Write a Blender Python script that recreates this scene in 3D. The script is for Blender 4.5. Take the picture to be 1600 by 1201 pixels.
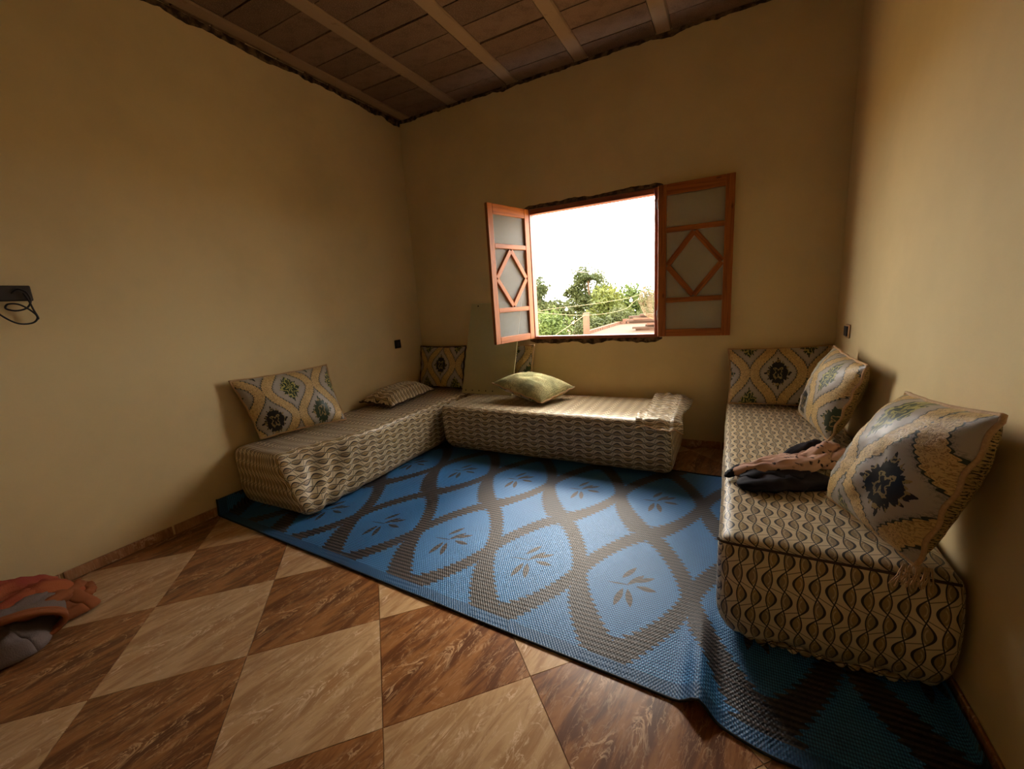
import bpy, bmesh, math, random
from mathutils import Vector, Matrix, noise

random.seed(7)
scene = bpy.context.scene
for o in list(bpy.data.objects):
    bpy.data.objects.remove(o)
COL = scene.collection

# ------------------------------------------------------------------ camera
cam_d = bpy.data.cameras.new('camera')
cam = bpy.data.objects.new('camera', cam_d)
COL.objects.link(cam)
right = Vector((0.88689335, 0.45770842, -0.06263534))
up = Vector((-0.03404049, 0.19996048, 0.97921247))
fwd = Vector((-0.46071838, 0.86632489, -0.19292424))
m = Matrix((right, up, -fwd)).transposed().to_4x4()
m.translation = Vector((2.74759, -3.30153, 1.1649))
cam.matrix_world = m
cam_d.sensor_fit = 'HORIZONTAL'
cam_d.sensor_width = 36.0
cam_d.lens = 36.0 * 652.54 / 1600.0
cam_d.clip_start = 0.05
scene.camera = cam

# ------------------------------------------------------------------ world / light / exposure
world = bpy.data.worlds.new('world')
scene.world = world
world.use_nodes = True
bg = world.node_tree.nodes['Background']
bg.inputs[0].default_value = (1.0, 0.96, 0.90, 1)      # bright hazy overcast sky
bg.inputs[1].default_value = 9.0
sun_d = bpy.data.lights.new('sun', 'SUN')               # veiled sun behind the haze
sun_d.energy = 3.0
sun_d.angle = math.radians(16)
sun_d.color = (1.0, 0.9, 0.74)
sun = bpy.data.objects.new('sun', sun_d)
COL.objects.link(sun)
sun.rotation_euler = Vector((0.10, -0.86, -0.72)).to_track_quat('-Z', 'Y').to_euler()
vs = scene.view_settings
vs.view_transform = 'Standard'
vs.look = 'None'
vs.gamma = 1.0
vs.use_curve_mapping = False
vs.exposure = 0.92

W, H, YF = 3.338, 2.835, -4.55           # room width, height, wall behind the camera


# ------------------------------------------------------------------ shader expression helpers
class X:
    def __init__(self, nt, s):
        self.nt, self.s = nt, s

    def _m(self, op, *a):
        n = self.nt.nodes.new('ShaderNodeMath')
        n.operation = op
        for i, v in enumerate((self,) + a):
            if isinstance(v, X):
                self.nt.links.new(v.s, n.inputs[i])
            else:
                n.inputs[i].default_value = float(v)
        return X(self.nt, n.outputs[0])

    def __add__(self, o): return self._m('ADD', o)
    __radd__ = __add__
    def __sub__(self, o): return self._m('SUBTRACT', o)
    def __rsub__(self, o): return (self * -1.0) + o
    def __mul__(self, o): return self._m('MULTIPLY', o)
    __rmul__ = __mul__
    def __truediv__(self, o): return self._m('DIVIDE', o)
    def abs(self): return self._m('ABSOLUTE')
    def cos(self): return self._m('COSINE')
    def sin(self): return self._m('SINE')
    def sqrt(self): return self._m('SQRT')
    def lt(self, o): return self._m('LESS_THAN', o)
    def gt(self, o): return self._m('GREATER_THAN', o)
    def min(self, o): return self._m('MINIMUM', o)
    def max(self, o): return self._m('MAXIMUM', o)
    def atan2(self, o): return self._m('ARCTAN2', o)
    def wrap(self, p):
        """signed distance to the nearest multiple of p"""
        return self._m('WRAP', p / 2, -p / 2)

    def ss(self, a, b):
        n = self.nt.nodes.new('ShaderNodeMapRange')
        n.interpolation_type = 'SMOOTHSTEP'
        self.nt.links.new(self.s, n.inputs[0])
        n.inputs[1].default_value, n.inputs[2].default_value = a, b
        return X(self.nt, n.outputs[0])


class Mat:
    def __init__(self, name, rough=0.7, spec=0.3):
        self.m = bpy.data.materials.new(name)
        self.m.use_nodes = True
        self.nt = self.m.node_tree
        self.b = self.nt.nodes['Principled BSDF']
        self.b.inputs['Roughness'].default_value = rough
        self.b.inputs['Specular IOR Level'].default_value = spec
        self.tc = self.nt.nodes.new('ShaderNodeTexCoord')

    def coord(self, kind='Object', rot=0.0, scale=(1, 1, 1)):
        mp = self.nt.nodes.new('ShaderNodeMapping')
        mp.vector_type = 'TEXTURE' if rot else 'POINT'
        self.nt.links.new(self.tc.outputs[kind], mp.inputs[0])
        if rot:
            mp.inputs['Rotation'].default_value = (0, 0, rot)
            mp.inputs['Scale'].default_value = tuple(1.0 / s for s in scale)
        else:
            mp.inputs['Scale'].default_value = scale
        return mp.outputs[0]

    def uv(self, kind='UV'):
        s = self.nt.nodes.new('ShaderNodeSeparateXYZ')
        self.nt.links.new(self.tc.outputs[kind], s.inputs[0])
        return X(self.nt, s.outputs[0]), X(self.nt, s.outputs[1]), X(self.nt, s.outputs[2])

    def noise(self, vec, scale, detail=3, rough=0.55, dist=0.0):
        n = self.nt.nodes.new('ShaderNodeTexNoise')
        self.nt.links.new(vec, n.inputs['Vector'])
        n.inputs['Scale'].default_value = scale
        n.inputs['Detail'].default_value = detail
        n.inputs['Roughness'].default_value = rough
        n.inputs['Distortion'].default_value = dist
        return X(self.nt, n.outputs[0])

    def vor(self, vec, scale, feature='F1'):
        n = self.nt.nodes.new('ShaderNodeTexVoronoi')
        n.feature = feature
        self.nt.links.new(vec, n.inputs['Vector'])
        n.inputs['Scale'].default_value = scale
        return X(self.nt, n.outputs['Distance'])

    def objrand(self):
        n = self.nt.nodes.new('ShaderNodeObjectInfo')
        return X(self.nt, n.outputs['Random'])

    def mix(self, fac, a, b):
        n = self.nt.nodes.new('ShaderNodeMix')
        n.data_type = 'RGBA'
        for i, v in ((0, fac), (6, a), (7, b)):
            if isinstance(v, X):
                self.nt.links.new(v.s, n.inputs[i])
            elif isinstance(v, (int, float)):
                n.inputs[i].default_value = v
            elif isinstance(v, tuple):
                n.inputs[i].default_value = v + (1,)
            else:
                self.nt.links.new(v, n.inputs[i])
        return n.outputs[2]

    def color(self, c):
        if isinstance(c, tuple):
            self.b.inputs['Base Color'].default_value = c + (1,)
        else:
            self.nt.links.new(c, self.b.inputs['Base Color'])
        return self

    def bump(self, h, strength=0.3, dist=0.01):
        n = self.nt.nodes.new('ShaderNodeBump')
        n.inputs['Strength'].default_value = strength
        n.inputs['Distance'].default_value = dist
        self.nt.links.new(h.s, n.inputs['Height'])
        self.nt.links.new(n.outputs[0], self.b.inputs['Normal'])
        return self


def srgb(r, g, b):
    f = lambda c: c / 12.92 if c <= 0.04045 else ((c + 0.055) / 1.055) ** 2.4
    return (f(r / 255), f(g / 255), f(b / 255))


# ------------------------------------------------------------------ object helpers
def root(name, label, cat, loc=(0, 0, 0), group=None):
    o = bpy.data.objects.new(name, None)
    o.empty_display_size = 0.1
    COL.objects.link(o)
    o.location = loc
    o['label'] = label
    o['category'] = cat
    if group:
        o['group'] = group
    return o


def tag(o, label, cat, group=None):
    o['label'] = label
    o['category'] = cat
    if group:
        o['group'] = group
    return o


def structure(o):
    o['kind'] = 'structure'
    return o


def mesh_obj(name, verts, faces, mat, parent=None, smooth=False, uvs=None, origin=None):
    """verts in world space; origin: object location (parents carry translation only)"""
    org = Vector(origin) if origin is not None else (wloc(parent) if parent else Vector((0, 0, 0)))
    me = bpy.data.meshes.new(name)
    me.from_pydata([tuple(Vector(v) - org) for v in verts], [], faces)
    if uvs is not None:
        l = me.uv_layers.new(name='UVMap')
        for poly in me.polygons:
            for li in poly.loop_indices:
                vi = me.loops[li].vertex_index
                l.data[li].uv = uvs[li] if len(uvs) == len(me.loops) and len(uvs) != len(verts) else uvs[vi]
    if smooth:
        for p in me.polygons:
            p.use_smooth = True
    if mat:
        me.materials.append(mat.m if isinstance(mat, Mat) else mat)
    me.update()
    o = bpy.data.objects.new(name, me)
    COL.objects.link(o)
    if parent:
        o.parent = parent
        o.location = org - wloc(parent)
    else:
        o.location = org
    return o


def wloc(o):
    v = Vector(o.location)
    while o.parent:
        o = o.parent
        v += Vector(o.location)
    return v


BF = [(0, 3, 2, 1), (4, 5, 6, 7), (0, 1, 5, 4), (1, 2, 6, 5), (2, 3, 7, 6), (3, 0, 4, 7)]


def boxdata(x0, x1, y0, y1, z0, z1):
    v = [(x0, y0, z0), (x1, y0, z0), (x1, y1, z0), (x0, y1, z0), (x0, y0, z1), (x1, y0, z1), (x1, y1, z1), (x0, y1, z1)]
    return v, BF


def boxes(name, lst, mat, parent=None, origin=None):
    V, F = [], []
    for b in lst:
        v, f = boxdata(*b)
        k = len(V)
        V += v
        F += [tuple(i + k for i in q) for q in f]
    if origin is None and parent is None:
        origin = (sum(p[0] for p in V) / len(V), sum(p[1] for p in V) / len(V), min(p[2] for p in V))
    return mesh_obj(name, V, F, mat, parent, origin=origin)


def bevel(o, w=0.003, seg=1):
    md = o.modifiers.new('bevel', 'BEVEL')
    md.width = w
    md.segments = seg
    md.limit_method = 'ANGLE'
    return o


def tube_data(pts, r, n=8, closed=False):
    pts = [Vector(p) for p in pts]
    V, F = [], []
    N = len(pts)
    prev = None
    for i, p in enumerate(pts):
        a = pts[(i - 1) % N] if (closed or i > 0) else p
        b = pts[(i + 1) % N] if (closed or i < N - 1) else p
        t = (b - a).normalized()
        ref = prev if prev is not None else (Vector((0, 0, 1)) if abs(t.z) < 0.9 else Vector((1, 0, 0)))
        s = (ref - t * ref.dot(t)).normalized()
        prev = s
        q = t.cross(s)
        rr = r(i / max(1, N - 1)) if callable(r) else r
        for k in range(n):
            an = 2 * math.pi * k / n
            V.append(p + (s * math.cos(an) + q * math.sin(an)) * rr)
    M = N if closed else N - 1
    for i in range(M):
        j = (i + 1) % N
        for k in range(n):
            F.append((i * n + k, i * n + (k + 1) % n, j * n + (k + 1) % n, j * n + k))
    if not closed:
        F.append(tuple(range(n - 1, -1, -1)))
        F.append(tuple((N - 1) * n + k for k in range(n)))
    return V, F


def tube(name, pts, r, mat, parent=None, n=8, closed=False, origin=None):
    V, F = tube_data(pts, r, n, closed)
    if origin is None and parent is None:
        origin = tuple(Vector(pts[0]))
    return mesh_obj(name, V, F, mat, parent, True, origin=origin)


def spline(pts, sub=8, closed=False):
    pts = [Vector(p) for p in pts]
    out = []
    N = len(pts)
    for i in range(N if closed else N - 1):
        g = lambda k: pts[k % N] if closed else pts[max(0, min(N - 1, k))]
        p0, p1, p2, p3 = g(i - 1), g(i), g(i + 1), g(i + 2)
        for s in range(sub):
            t = s / sub
            out.append(0.5 * ((2 * p1) + (p2 - p0) * t + (2 * p0 - 5 * p1 + 4 * p2 - p3) * t * t + (-p0 + 3 * p1 - 3 * p2 + p3) * t ** 3))
    if not closed:
        out.append(pts[-1])
    return out


def sst(x, a, b):
    t = max(0.0, min(1.0, (x - a) / (b - a)))
    return t * t * (3 - 2 * t)


def nz(x, y, z=0.0):
    return noise.noise(Vector((x, y, z)))


# ------------------------------------------------------------------ materials
def wall_mat(name, base):
    M = Mat(name, 0.75, 0.2)
    c = M.coord()
    n1 = M.noise(c, 1.3, 4, 0.6)
    n2 = M.noise(c, 60, 3, 0.6)
    dk = tuple(v * 0.88 for v in base)
    M.color(M.mix(n1.ss(0.35, 0.7), base, dk))
    M.bump(n2 * 0.5 + M.noise(c, 5, 3) * 1.5, 0.12, 0.006)
    return M


WALL = wall_mat('cream_wall_paint', srgb(226, 202, 150))

MORTAR = Mat('rough_dark_mortar', 0.95, 0.1)
_c = MORTAR.coord()
MORTAR.color(MORTAR.mix(MORTAR.noise(_c, 22, 4).ss(0.4, 0.65), srgb(54, 42, 30), srgb(116, 92, 66)))
MORTAR.bump(MORTAR.noise(_c, 40, 4), 0.6, 0.01)

BLOCK = Mat('brown_grey_hollow_block', 0.95, 0.1)
_c = BLOCK.coord()
_r = BLOCK.objrand()
_b = BLOCK.mix(_r, srgb(104, 82, 66), srgb(128, 102, 82))
_b = BLOCK.mix(BLOCK.noise(_c, 9, 4, 0.7).ss(0.42, 0.75) * 0.45, _b, srgb(70, 54, 44))
BLOCK.color(BLOCK.mix(BLOCK.noise(_c, 140, 2).ss(0.45, 0.7) * 0.3, _b, srgb(160, 134, 110)))
BLOCK.bump(BLOCK.noise(_c, 120, 3), 0.5, 0.006)

JOIST = Mat('smooth_concrete_joist', 0.9, 0.15)
_c = JOIST.coord()
_b = JOIST.mix(JOIST.noise(_c, 4, 4), srgb(160, 134, 104), srgb(136, 110, 84))
JOIST.color(JOIST.mix(JOIST.noise(_c, 11, 4, 0.7).ss(0.58, 0.75) * 0.6, _b, srgb(96, 70, 52)))
JOIST.bump(JOIST.noise(_c, 50, 3), 0.2, 0.004)


def marble(name, a, b, vein, deep):
    M = Mat(name, 0.3, 0.4)
    c = M.coord('Object', math.radians(34), (2.2, 11.0, 1))
    c2 = M.coord('Object', math.radians(34), (1.0, 2.2, 1))
    streak = M.noise(c, 1.4, 6, 0.62, 0.9)
    blot = M.noise(c2, 4.5, 4, 0.6, 0.5)
    col = M.mix(streak.ss(0.40, 0.60), a, b)
    col = M.mix((blot.ss(0.5, 0.72)) * 0.6, col, deep)
    w = M.noise(c2, 7.5, 5, 0.62, 1.4)
    thin = ((w - 0.5).abs()).ss(0.0, 0.035)
    mask = M.noise(c2, 5.0, 2).ss(0.44, 0.62)
    vw = (1.0 - thin) * mask
    w2 = M.noise(c, 2.6, 5, 0.6, 0.6)
    vw2 = (1.0 - ((w2 - 0.5).abs()).ss(0.0, 0.02)) * 0.45
    col = M.mix(vw2, col, tuple(0.5 * (x + y) for x, y in zip(vein, a)))
    M.color(M.mix(vw * 0.8, col, vein))
    return M


TILE_D = marble('dark_brown_marbled_tile', srgb(162, 108, 62), srgb(104, 60, 30), srgb(220, 180, 138), srgb(96, 56, 28))
TILE_L = marble('light_beige_marbled_tile', srgb(204, 166, 122), srgb(172, 130, 88), srgb(234, 206, 172), srgb(182, 130, 80))
SKIRT = marble('brown_marbled_skirting_tile', srgb(176, 128, 86), srgb(150, 104, 66), srgb(220, 190, 156), srgb(146, 96, 58))
GROUT = Mat('tan_grout', 0.9).color(srgb(188, 150, 112))

BLACK = Mat('black_plastic', 0.45, 0.4).color(srgb(26, 23, 22))
GREYP = Mat('dark_grey_plastic', 0.5, 0.4).color(srgb(58, 50, 46))
SCREWM = Mat('dark_screw', 0.5).color(srgb(30, 26, 22))


def wood_mat(name, a, b, rough=0.5):
    M = Mat(name, rough, 0.35)
    c = M.coord('UV', 0, (3.0, 60.0, 1))
    g = M.noise(c, 1.0, 5, 0.6, 0.6)
    kn = M.vor(M.coord('UV', 0, (5.0, 12.0, 1)), 1.0)
    col = M.mix(g.ss(0.35, 0.7), a, b)
    M.color(M.mix((1.0 - kn.ss(0.03, 0.13)) * 0.7, col, srgb(92, 40, 18)))
    M.bump(g, 0.1, 0.002)
    return M


WOOD = wood_mat('varnished_red_pine', srgb(172, 98, 36), srgb(136, 72, 24))
FRAMEW = wood_mat('red_brown_window_frame', srgb(160, 92, 62), srgb(120, 62, 42))

# patterned glass: partly see-through, hammered surface
GLASS = Mat('hammered_pattern_glass', 0.22, 0.5)
GLASS.color(srgb(206, 212, 210))
_c = GLASS.coord('UV')
GLASS.bump(GLASS.vor(_c, 75.0), 0.7, 0.004)
_tr = GLASS.nt.nodes.new('ShaderNodeBsdfTransparent')
_tr.inputs[0].default_value = (0.98, 0.97, 0.94, 1)
_tl = GLASS.nt.nodes.new('ShaderNodeBsdfTranslucent')
_tl.inputs[0].default_value = srgb(206, 212, 210) + (1,)
_m1 = GLASS.nt.nodes.new('ShaderNodeMixShader')
_m1.inputs[0].default_value = 0.5
GLASS.nt.links.new(GLASS.b.outputs[0], _m1.inputs[1])
GLASS.nt.links.new(_tl.outputs[0], _m1.inputs[2])
_m2 = GLASS.nt.nodes.new('ShaderNodeMixShader')
_m2.inputs[0].default_value = 0.71
GLASS.nt.links.new(_m1.outputs[0], _m2.inputs[1])
GLASS.nt.links.new(_tr.outputs[0], _m2.inputs[2])
GLASS.nt.links.new(_m2.outputs[0], GLASS.nt.nodes['Material Output'].inputs[0])


def bench_fabric(name, ground, oval, oval2, line):
    """one thick and one thin wave line crossing around a chain of ovals; u along the waves, v across (metres)"""
    M = Mat(name, 0.42, 0.45)
    u, v, _ = M.uv()
    P, c, A1, A2, dl = 0.136, 0.040, 0.0192, 0.0066, 0.0062
    cu = (u * (2 * math.pi / P)).cos()
    a1 = (v + cu * A1).wrap(c).abs()
    a2 = (v - cu * A2).wrap(c).abs()
    sl = ((1.0 - cu * cu) * 0.75 + 1.0).sqrt()
    l1 = (a1 / sl).lt(cu * cu * 0.0016 + 0.0017)
    l2 = a2.lt(0.0016)
    uu, vv = (u - P / 4).wrap(P / 2), (v - c / 2).wrap(c)
    par = ((u - P / 4) * (2 * math.pi / P)).cos().gt(0.0) * 2.0 - 1.0
    tick = (uu - vv * par * 0.45).abs().lt(0.0016)
    u1, u2 = u.wrap(P) / 0.0265, (u + P / 2).wrap(P) / 0.0265
    v1, v2 = (v + dl).wrap(c) / 0.0120, (v - dl).wrap(c) / 0.0120
    q1, q2 = u1 * u1 + v1 * v1, u2 * u2 + v2 * v2
    e = q1.lt(1.0).max(q2.lt(1.0))
    cres = (q1 - 0.35).abs().lt(0.12) * v1.gt(0.1)
    cres2 = (q2 - 0.35).abs().lt(0.12) * v2.lt(-0.1)
    c3 = M.coord('UV')
    tone = M.noise(c3, 16, 1).ss(0.4, 0.62)
    col = M.mix(e, ground, M.mix(tone, oval, oval2))
    col = M.mix(cres.max(cres2) * 0.55, col, ground)
    col = M.mix(tick * 0.75, col, line)
    col = M.mix(l1.max(l2), col, line)
    M.color(col)
    M.bump(M.noise(c3, 700, 2) + e * 1.0, 0.15, 0.001)
    M.b.inputs['Sheen Weight'].default_value = 0.1
    return M


BENCH = bench_fabric('cream_wave_oval_brocade', srgb(212, 192, 154), srgb(146, 122, 88), srgb(162, 132, 82), srgb(34, 27, 21))


def damask():
    M = Mat('silver_gold_damask', 0.42, 0.4)
    u, v, _ = M.uv()
    c, P, a = 0.33, 0.42, 0.055
    cc = M.coord('UV')
    cv = (v * (2 * math.pi / P)).cos()
    d = u.wrap(c).abs()
    w = cv * a + c / 4
    sl = ((1.0 - cv * cv) * 0.62 + 1.0).sqrt()
    sc = (v * 190.0).sin().abs() * -0.006 + 0.003
    bd = (d - w).abs() / sl + sc + M.noise(cc, 45, 2) * 0.008 - 0.004
    band = bd.lt(0.028)
    edge = (bd - 0.0295).abs().lt(0.0022)
    spk = M.noise(cc, 330, 1)
    soft = (1.0 - (bd - 0.029).ss(0.0, 0.018)) * spk.ss(0.42, 0.6)

    def motif(du, dv, sx, sy):
        x, y = du / sx, dv / sy
        r = (x.abs() * 0.8 + y.abs() * 0.8).max((x * x + y * y).sqrt() * 0.92)
        th = y.atan2(x)
        lob = (th * 12.0).cos() * 0.10 + (th * 28.0 + 0.6).sin() * 0.07 + 0.86
        rag = M.noise(cc, 70, 2) * 0.30 - 0.15
        return (r + rag).lt(lob), r, th

    m1, r1, t1 = motif(u.wrap(c), v.wrap(P), 0.072, 0.100)
    m2, r2, t2 = motif((u + c / 2).wrap(c), (v + P / 2).wrap(P), 0.060, 0.098)
    n1, n2 = M.noise(cc, 46, 2), M.noise(cc, 40, 2)
    sw1 = ((t1 * 4.0).cos() * 1.5 + r1 * 11.0 + n1 * 9.0).sin().gt(0.80)
    sw2 = ((t2 * 7.0).cos() * 1.8 + r2 * 13.0 + n2 * 12.0).sin().gt(0.42)
    ground = M.mix(M.noise(cc, 9, 3), srgb(186, 174, 158), srgb(158, 148, 136))
    fil = (M.noise(cc, 85, 2, 0.5, 1.2) * 26.0).sin()
    gold = M.mix(fil.ss(-1.0, 0.0), srgb(160, 126, 74), srgb(214, 182, 120))
    col = M.mix(soft * 0.7, ground, srgb(52, 66, 54))
    col = M.mix(band, col, gold)
    col = M.mix(edge, col, srgb(44, 54, 42))
    col = M.mix(m1, col, M.mix(sw1, M.mix(u.wrap(2 * c).abs().gt(c / 2), srgb(20, 20, 17), srgb(44, 60, 32)), srgb(156, 136, 88)))
    col = M.mix(m2, col, M.mix(sw2, srgb(44, 60, 32), srgb(176, 168, 96)))
    M.color(col)
    M.bump(band * 0.8 + fil * band * 0.4 + m1 * 0.5 + m2 * 0.5 + M.noise(cc, 500, 2) * 0.3, 0.4, 0.002)
    return M


DAMASK = damask()


def tweed(name, a, b, dark):
    M = Mat(name, 0.85, 0.15)
    cc = M.coord('UV')
    u, v, _ = M.uv()
    rib = (v * 620.0).sin()
    n = M.noise(M.coord('UV', 0, (1.0, 2.2, 1)), 120, 3, 0.7)
    big = M.noise(cc, 9, 3)
    col = M.mix(big.ss(0.35, 0.65), a, b)
    M.color(M.mix((n + rib * 0.04).ss(0.42, 0.51), dark, col))
    M.bump(n + rib * 0.2, 0.6, 0.004)
    return M


TWEED = tweed('gold_black_woven_backing', srgb(196, 168, 112), srgb(176, 150, 98), srgb(48, 42, 30))
TWEED_G = tweed('faded_green_gold_woven_backing', srgb(216, 204, 146), srgb(146, 146, 102), srgb(130, 122, 82))
PIPING = Mat('gold_cord_piping', 0.7).color(srgb(196, 158, 112))
_c = PIPING.coord()
PIPING.color(PIPING.mix(PIPING.noise(_c, 160, 2), srgb(214, 176, 128), srgb(158, 122, 82)))
DARKCORD = Mat('dark_brown_cord', 0.8).color(srgb(66, 50, 36))


def rug_mat():
    M = Mat('blue_brown_woven_plastic', 0.5, 0.4)
    x, y, _ = M.uv()
    px, py, x0, y0 = 0.447, 0.775, 1.527, -1.755
    xs, ys = x - x0, y - y0
    ph = ys * (2 * math.pi / py)
    asym = ys.wrap(py) * 0.0
    cv = (ph).cos()
    # stepped edge from the coarse weave
    st = ((y * (2 * math.pi / 0.026)).sin()) * 0.006
    gx, gy = xs.wrap(px).abs() / (px / 2), ys.wrap(py).abs() / (py / 2)
    pw = lambda q, e: q._m('POWER', e)
    f = pw(pw(gx, 1.29) + pw(gy, 1.29), 1 / 1.29)
    low = (ys.wrap(py) * -1.0).ss(-0.05, 0.28) * (xs.wrap(px) * -1.0).ss(-0.16, 0.10)
    band = ((f - 1.0).abs() * 0.185 + st).lt(low * 0.014 + 0.029)
    # leaf sprays in every other cell
    lx, ly = xs.wrap(px), ys.wrap(py)
    leaves = None
    for (cx, cy, dx, dy, L, wd) in (
            (0.060, -0.012, 1.0, -0.05, 0.040, 0.013), (0.008, -0.088, 0.32, -1.0, 0.052, 0.013),
            (-0.032, -0.095, -0.10, -1.0, 0.055, 0.013), (0.012, 0.030, 0.5, 0.8, 0.050, 0.012),
            (-0.022, 0.068, 0.42, 0.9, 0.050, 0.012), (0.044, 0.040, 0.8, 0.6, 0.046, 0.012),
            (-0.050, -0.016, 1.0, 0.1, 0.045, 0.004)):
        k = math.hypot(dx, dy)
        dx, dy = dx / k, dy / k
        ax, ay = lx - cx, ly - cy
        p = (ax * dx + ay * dy) / L
        q = (ax * -dy + ay * dx) / wd
        e = (p * p + q.abs()).lt(1.0)
        leaves = e if leaves is None else leaves.max(e)
    leaves = leaves * ((ys / py + 0.0).abs().lt(3.0))
    rib = (y * (2 * math.pi / 0.021)).sin().ss(-0.5, 0.5)
    chk = ((x * (2 * math.pi / 0.011)).sin() * (y * (2 * math.pi / 0.015)).sin())
    chk2 = (((x + y * 0.6) * (2 * math.pi / 0.013)).sin() * ((x - y * 0.6) * (2 * math.pi / 0.013)).sin())
    blue = M.mix(chk2.ss(-0.25, 0.45), srgb(22, 70, 122), srgb(70, 140, 192))
    brown = M.mix(rib, srgb(24, 20, 20), srgb(72, 62, 57))
    col = M.mix(band.max(leaves), blue, brown)
    n = M.noise(M.coord('UV'), 3.0, 3)
    col = M.mix(n.ss(0.4, 0.75) * 0.18, col, srgb(40, 62, 90))
    # hem
    e = y + x * 0.055 + 2.07
    hem = e.lt(0.052)
    col = M.mix(hem, col, M.mix((x * 900.0).sin().ss(-1, 1), srgb(26, 66, 104), srgb(44, 92, 134)))
    M.color(col)
    M.bump(chk * 0.5 + rib * band * 0.6, 0.5, 0.003)
    return M


RUG = rug_mat()
RUGEDGE = Mat('black_rug_binding', 0.6).color(srgb(22, 24, 28))
BOARD = Mat('pale_green_cream_board', 0.45, 0.4)
_c = BOARD.coord()
BOARD.color(BOARD.mix(BOARD.noise(_c, 3, 3), srgb(192, 184, 138), srgb(178, 168, 122)))

# ------------------------------------------------------------------ room shell
WT = 0.20
WX0, WX1, WZ0, WZ1 = 1.222, 2.272, 0.835, 1.895     # window hole
# back wall with window hole: one mesh
structure(boxes('wall_back', [(-WT, WX0, 0, 0.075, -0.1, 3.05), (WX1, W + WT, 0, 0.075, -0.1, 3.05),
                              (WX0, WX1, 0, 0.075, -0.1, WZ0), (WX0, WX1, 0, 0.075, WZ1, 3.05)], WALL))
structure(boxes('wall_left', [(-WT, 0, YF - WT, 0, -0.1, 3.05)], WALL))
structure(boxes('wall_right', [(W, W + WT, YF - WT, 0, -0.1, 3.05)], WALL))
structure(boxes('wall_front', [(0, W, YF - WT, YF, -0.1, 3.05)], WALL))

# floor: slab plus single tiles, laid diagonally
floor = structure(boxes('floor', [(-WT, W + WT, YF - WT, 0.075, -0.10, -0.004)], GROUT, origin=(0, 0, -0.10)))
TS, TA, TOX, TOY = 0.45, 0.79905, 0.9563, -2.96572
ca, sa = math.cos(TA), math.sin(TA)


def clip(poly, ax, val, keep_gt):
    out = []
    for i in range(len(poly)):
        a, b = poly[i], poly[(i + 1) % len(poly)]
        ia = (a[ax] > val) == keep_gt
        ib = (b[ax] > val) == keep_gt
        if ia:
            out.append(a)
        if ia != ib:
            t = (val - a[ax]) / (b[ax] - a[ax])
            out.append((a[0] + (b[0] - a[0]) * t, a[1] + (b[1] - a[1]) * t))
    return out


tile_cache = {}
for i in range(-12, 12):
    for j in range(-12, 12):
        cx, cy = TOX + TS * ((i + .5) * ca - (j + .5) * sa), TOY + TS * ((i + .5) * sa + (j + .5) * ca)
        hs = TS / 2 - 0.0012
        loc = [(-hs, -hs), (hs, -hs), (hs, hs), (-hs, hs)]
        wp = [(cx + a * ca - b * sa, cy + a * sa + b * ca) for a, b in loc]
        poly = wp
        for ax, val, k in ((0, 0.001, True), (0, W - 0.001, False), (1, YF + 0.001, True), (1, -0.001, False)):
            if poly:
                poly = clip(poly, ax, val, k)
        if len(poly) < 3:
            continue
        area = abs(sum(poly[q][0] * poly[(q + 1) % len(poly)][1] - poly[(q + 1) % len(poly)][0] * poly[q][1] for q in range(len(poly)))) / 2
        if area < 0.0008:
            continue
        mat = TILE_D if (i + j) % 2 else TILE_L
        whole = len(poly) == 4 and all(abs(p[0] - q[0]) < 1e-9 for p, q in zip(poly, wp))
        key = (i + j) % 2
        if whole and key in tile_cache:
            me = tile_cache[key]
        else:
            lp = [((p[0] - cx) * ca + (p[1] - cy) * sa, -(p[0] - cx) * sa + (p[1] - cy) * ca) for p in poly]
            n = len(lp)
            me = bpy.data.meshes.new('tile')
            me.from_pydata([(a, b, -0.006) for a, b in lp] + [(a, b, 0.0) for a, b in lp], [],
                           [tuple(range(n - 1, -1, -1)), tuple(range(n, 2 * n))] + [(q, (q + 1) % n, n + (q + 1) % n, n + q) for q in range(n)])
            me.materials.append(mat.m)
            if whole:
                tile_cache[key] = me
        o = bpy.data.objects.new('tile', me)
        COL.objects.link(o)
        o.parent = floor
        o.location = (cx, cy, 0.10)
        o.rotation_euler = (0, 0, TA)

# skirting boards of cut tile
bb = {}
for side, pieces in (
        ('left', [(0, 0.010, y, y + 0.44) for y in [YF + 0.451 * k for k in range(13)]]),
        ('back', [(x, x + 0.44, -0.010, 0) for x in [0.011 + 0.451 * k for k in range(8)]]),
        ('right', [(W - 0.010, W, y, y + 0.44) for y in [YF + 0.451 * k for k in range(13)]])):
    pr = None
    for (a, b, c, d) in pieces:
        if side == 'back':
            b = min(b, W - 0.011)
        else:
            d = min(d, -0.001 if side != 'back' else 0)
        if pr is None:
            pr = bpy.data.objects.new('baseboard_' + side, None)
            COL.objects.link(pr)
            structure(pr)
        o = boxes('skirting_tile', [(a, b, c, d, 0.001, 0.055)], SKIRT, pr, origin=((a + b) / 2, (c + d) / 2, 0))
        bevel(o, 0.003)

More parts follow.
